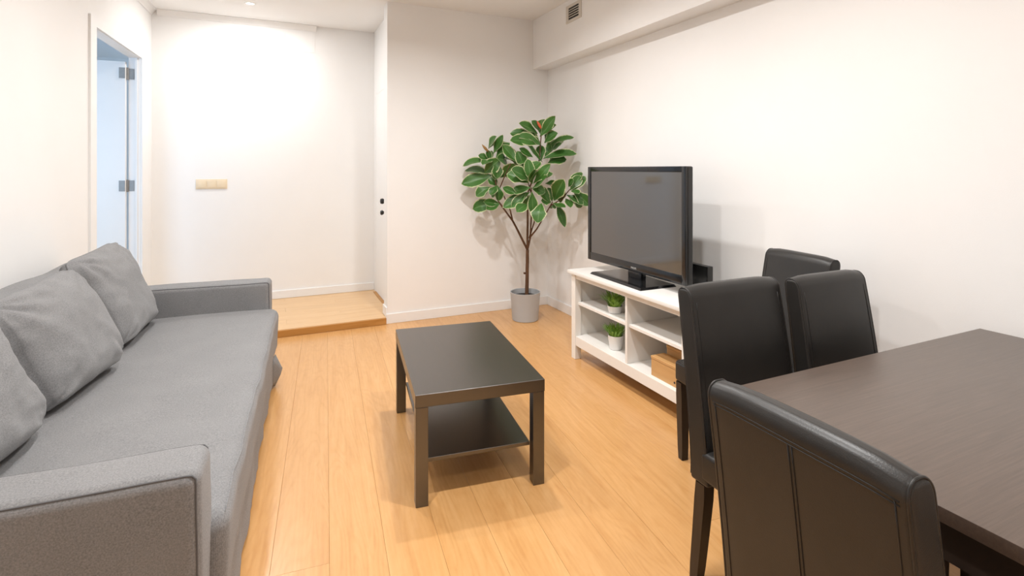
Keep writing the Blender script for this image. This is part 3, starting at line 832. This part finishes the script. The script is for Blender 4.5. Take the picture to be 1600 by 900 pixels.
def leaf_mesh(kind):
    rnd = random.Random(kind)
    nu, nv = 10, 6
    bm = bmesh.new(); g = []
    wid = (.58, .50, .64, .54)[kind]; pk = (.58, .5, .62, .55)[kind]; arch = (.10, -.04, .16, .05)[kind]
    lm = bm.verts.layers.float.new('margin'); lr = bm.verts.layers.float.new('rib')
    for i in range(nu + 1):
        u = i / nu; row = []
        w = (u / pk) ** .85 if u < pk else max(0, 1 - ((u - pk) / (1 - pk)) ** 1.9) ** .75
        w = wid / 2 * max(w, .05 if u < .5 else .012)
        for j in range(nv + 1):
            v = -1 + 2 * j / nv
            z = arch * math.sin(u * PI) * .7 - arch * u * u * .6 + .06 * w / .2 * abs(v) + .012 * math.sin(u * 11 + kind + v * 2)
            p = bm.verts.new((u, v * w * (1 + .05 * math.sin(u * 17 + kind * 2)), z))
            p[lm] = max(abs(v), (u - .80) / .2 if u > .8 else 0) ; p[lr] = 1 - abs(v); row.append(p)
        g.append(row)
    for i in range(nu):
        for j in range(nv): bm.faces.new((g[i][j], g[i + 1][j], g[i + 1][j + 1], g[i][j + 1]))
    me = bpy.data.meshes.new('leaf'); bm.to_mesh(me); bm.free(); me.materials.append(M['leaf'])
    for p in me.polygons: p.use_smooth = True
    return me
LM = [leaf_mesh(k) for k in range(4)]
TO_CAM = (-F3 * .9 + Vector((0, 0, .5)))
rl = random.Random(21)
def leaf_(b, t, wide=1.0, roll=None):
    b, t = Vector(b), Vector(t)
    for q in (b, t):
        w_ = q + base
        q.x -= max(0, w_.x - (XR - .06)); q.y -= max(0, w_.y - (YB - .06))
    L = (t - b).length; x = (t - b).normalized()
    n = (TO_CAM + Vector((rl.uniform(-.5, .5), rl.uniform(-.5, .5), rl.uniform(-.2, .4)))).normalized()
    z = (n - x * n.dot(x)).normalized(); y = z.cross(x)
    m = Matrix((x, y, z)).transposed().to_4x4()
    o = bpy.data.objects.new('leaf', rl.choice(LM)); COL.objects.link(o); o.parent = pl
    o.matrix_local = Matrix.Translation(b) @ m @ Matrix.Diagonal((L, L * wide, L, 1))
A_ = [(655,230,755,98),(620,215,503,145),(640,200,592,128),(680,230,757,158),(685,280,765,215),(720,300,882,243),(730,330,800,290),(680,395,900,358),(710,425,828,395),(640,290,485,245),(600,260,440,212),(560,300,447,262),(640,280,530,205),(655,410,560,305),(650,300,590,250)]
G_ = [(590,380,500,325),(540,470,490,345),(490,430,415,315),(480,410,385,300),(560,420,480,400)]
B_ = [(290,320,335,238),(325,350,387,232),(300,410,275,335),(345,390,430,283),(280,395,215,372),(275,415,105,440),(265,490,358,405),(295,515,98,575),(370,520,480,440),(410,430,355,390),(340,585,285,535),(350,470,330,540),(335,430,350,530),(310,420,245,430)]
D_ = [(290,600,197,655),(345,590,360,690),(330,700,175,748),(355,710,250,700),(355,715,270,755),(340,590,300,650)]
C_ = [(560,520,645,415),(590,560,560,400),(610,560,720,435),(555,560,420,500),(560,540,450,470),(570,600,445,630),(600,600,700,520),(560,640,390,740),(480,640,385,600),(590,640,600,785),(600,610,680,630),(655,720,630,840),(550,720,485,765),(580,560,640,480),(540,640,450,740),(590,560,600,480)]
E_ = [(715,700,640,590),(730,690,705,600),(750,680,810,545),(690,570,760,560),(790,700,795,605),(745,710,825,740),(765,715,820,875),(740,715,755,748),(720,700,660,690)]
F_ = [(865,610,930,515),(850,590,880,540),(885,615,1005,520),(890,630,1010,720),(840,655,950,715),(830,680,862,735),(870,620,920,640)]
for L_, d in ((A_, DA), (G_, DG), (B_, DB), (D_, DD), (C_, DC), (E_, DE), (F_, DF)):
    for (x0, y0, x1, y1) in L_:
        ln = math.hypot(x1 - x0, y1 - y0)
        dd = rl.uniform(-.13, .04)
        ex = .08
        xa, ya, xb, yb = x0 - ex * (x1 - x0), y0 - ex * (y1 - y0), x1 + .03 * (x1 - x0), y1 + .03 * (y1 - y0)
        leaf_(ap(xa, ya, d + rl.uniform(-.02, .02)), ap(xb, yb, d + dd), rl.uniform(.9, 1.1) * (1.3 if ln < 100 else 1.08 if ln < 150 else .92))
        if rl.random() < .62:                      # a second leaf of the whorl, further back
            an = math.atan2(y1 - y0, x1 - x0) + rl.choice((-1, 1)) * rl.uniform(.3, .7); l2 = ln * rl.uniform(.7, .95)
            leaf_(ap(x0, y0, d + .03), ap(x0 + l2 * math.cos(an), y0 + l2 * math.sin(an), d + rl.uniform(.05, .14)), rl.uniform(.95, 1.2))
for (x0, y0, x1, y1), d, mt, nm in (((655, 185, 625, 128), DA - .03, 'bud_orange', 'bud'), ((285, 350, 238, 295), DB - .03, 'bud_brown', 'bud')):
    a, b = ap(x0, y0, d), ap(x1, y1, d); bm = bmesh.new()
    tube(bm, [a.lerp(b, f) for f in (0, .25, .5, .75, 1)], [.004, .011, .013, .009, .001], 10); mesh_obj(nm, bm, M[mt], pl, True)
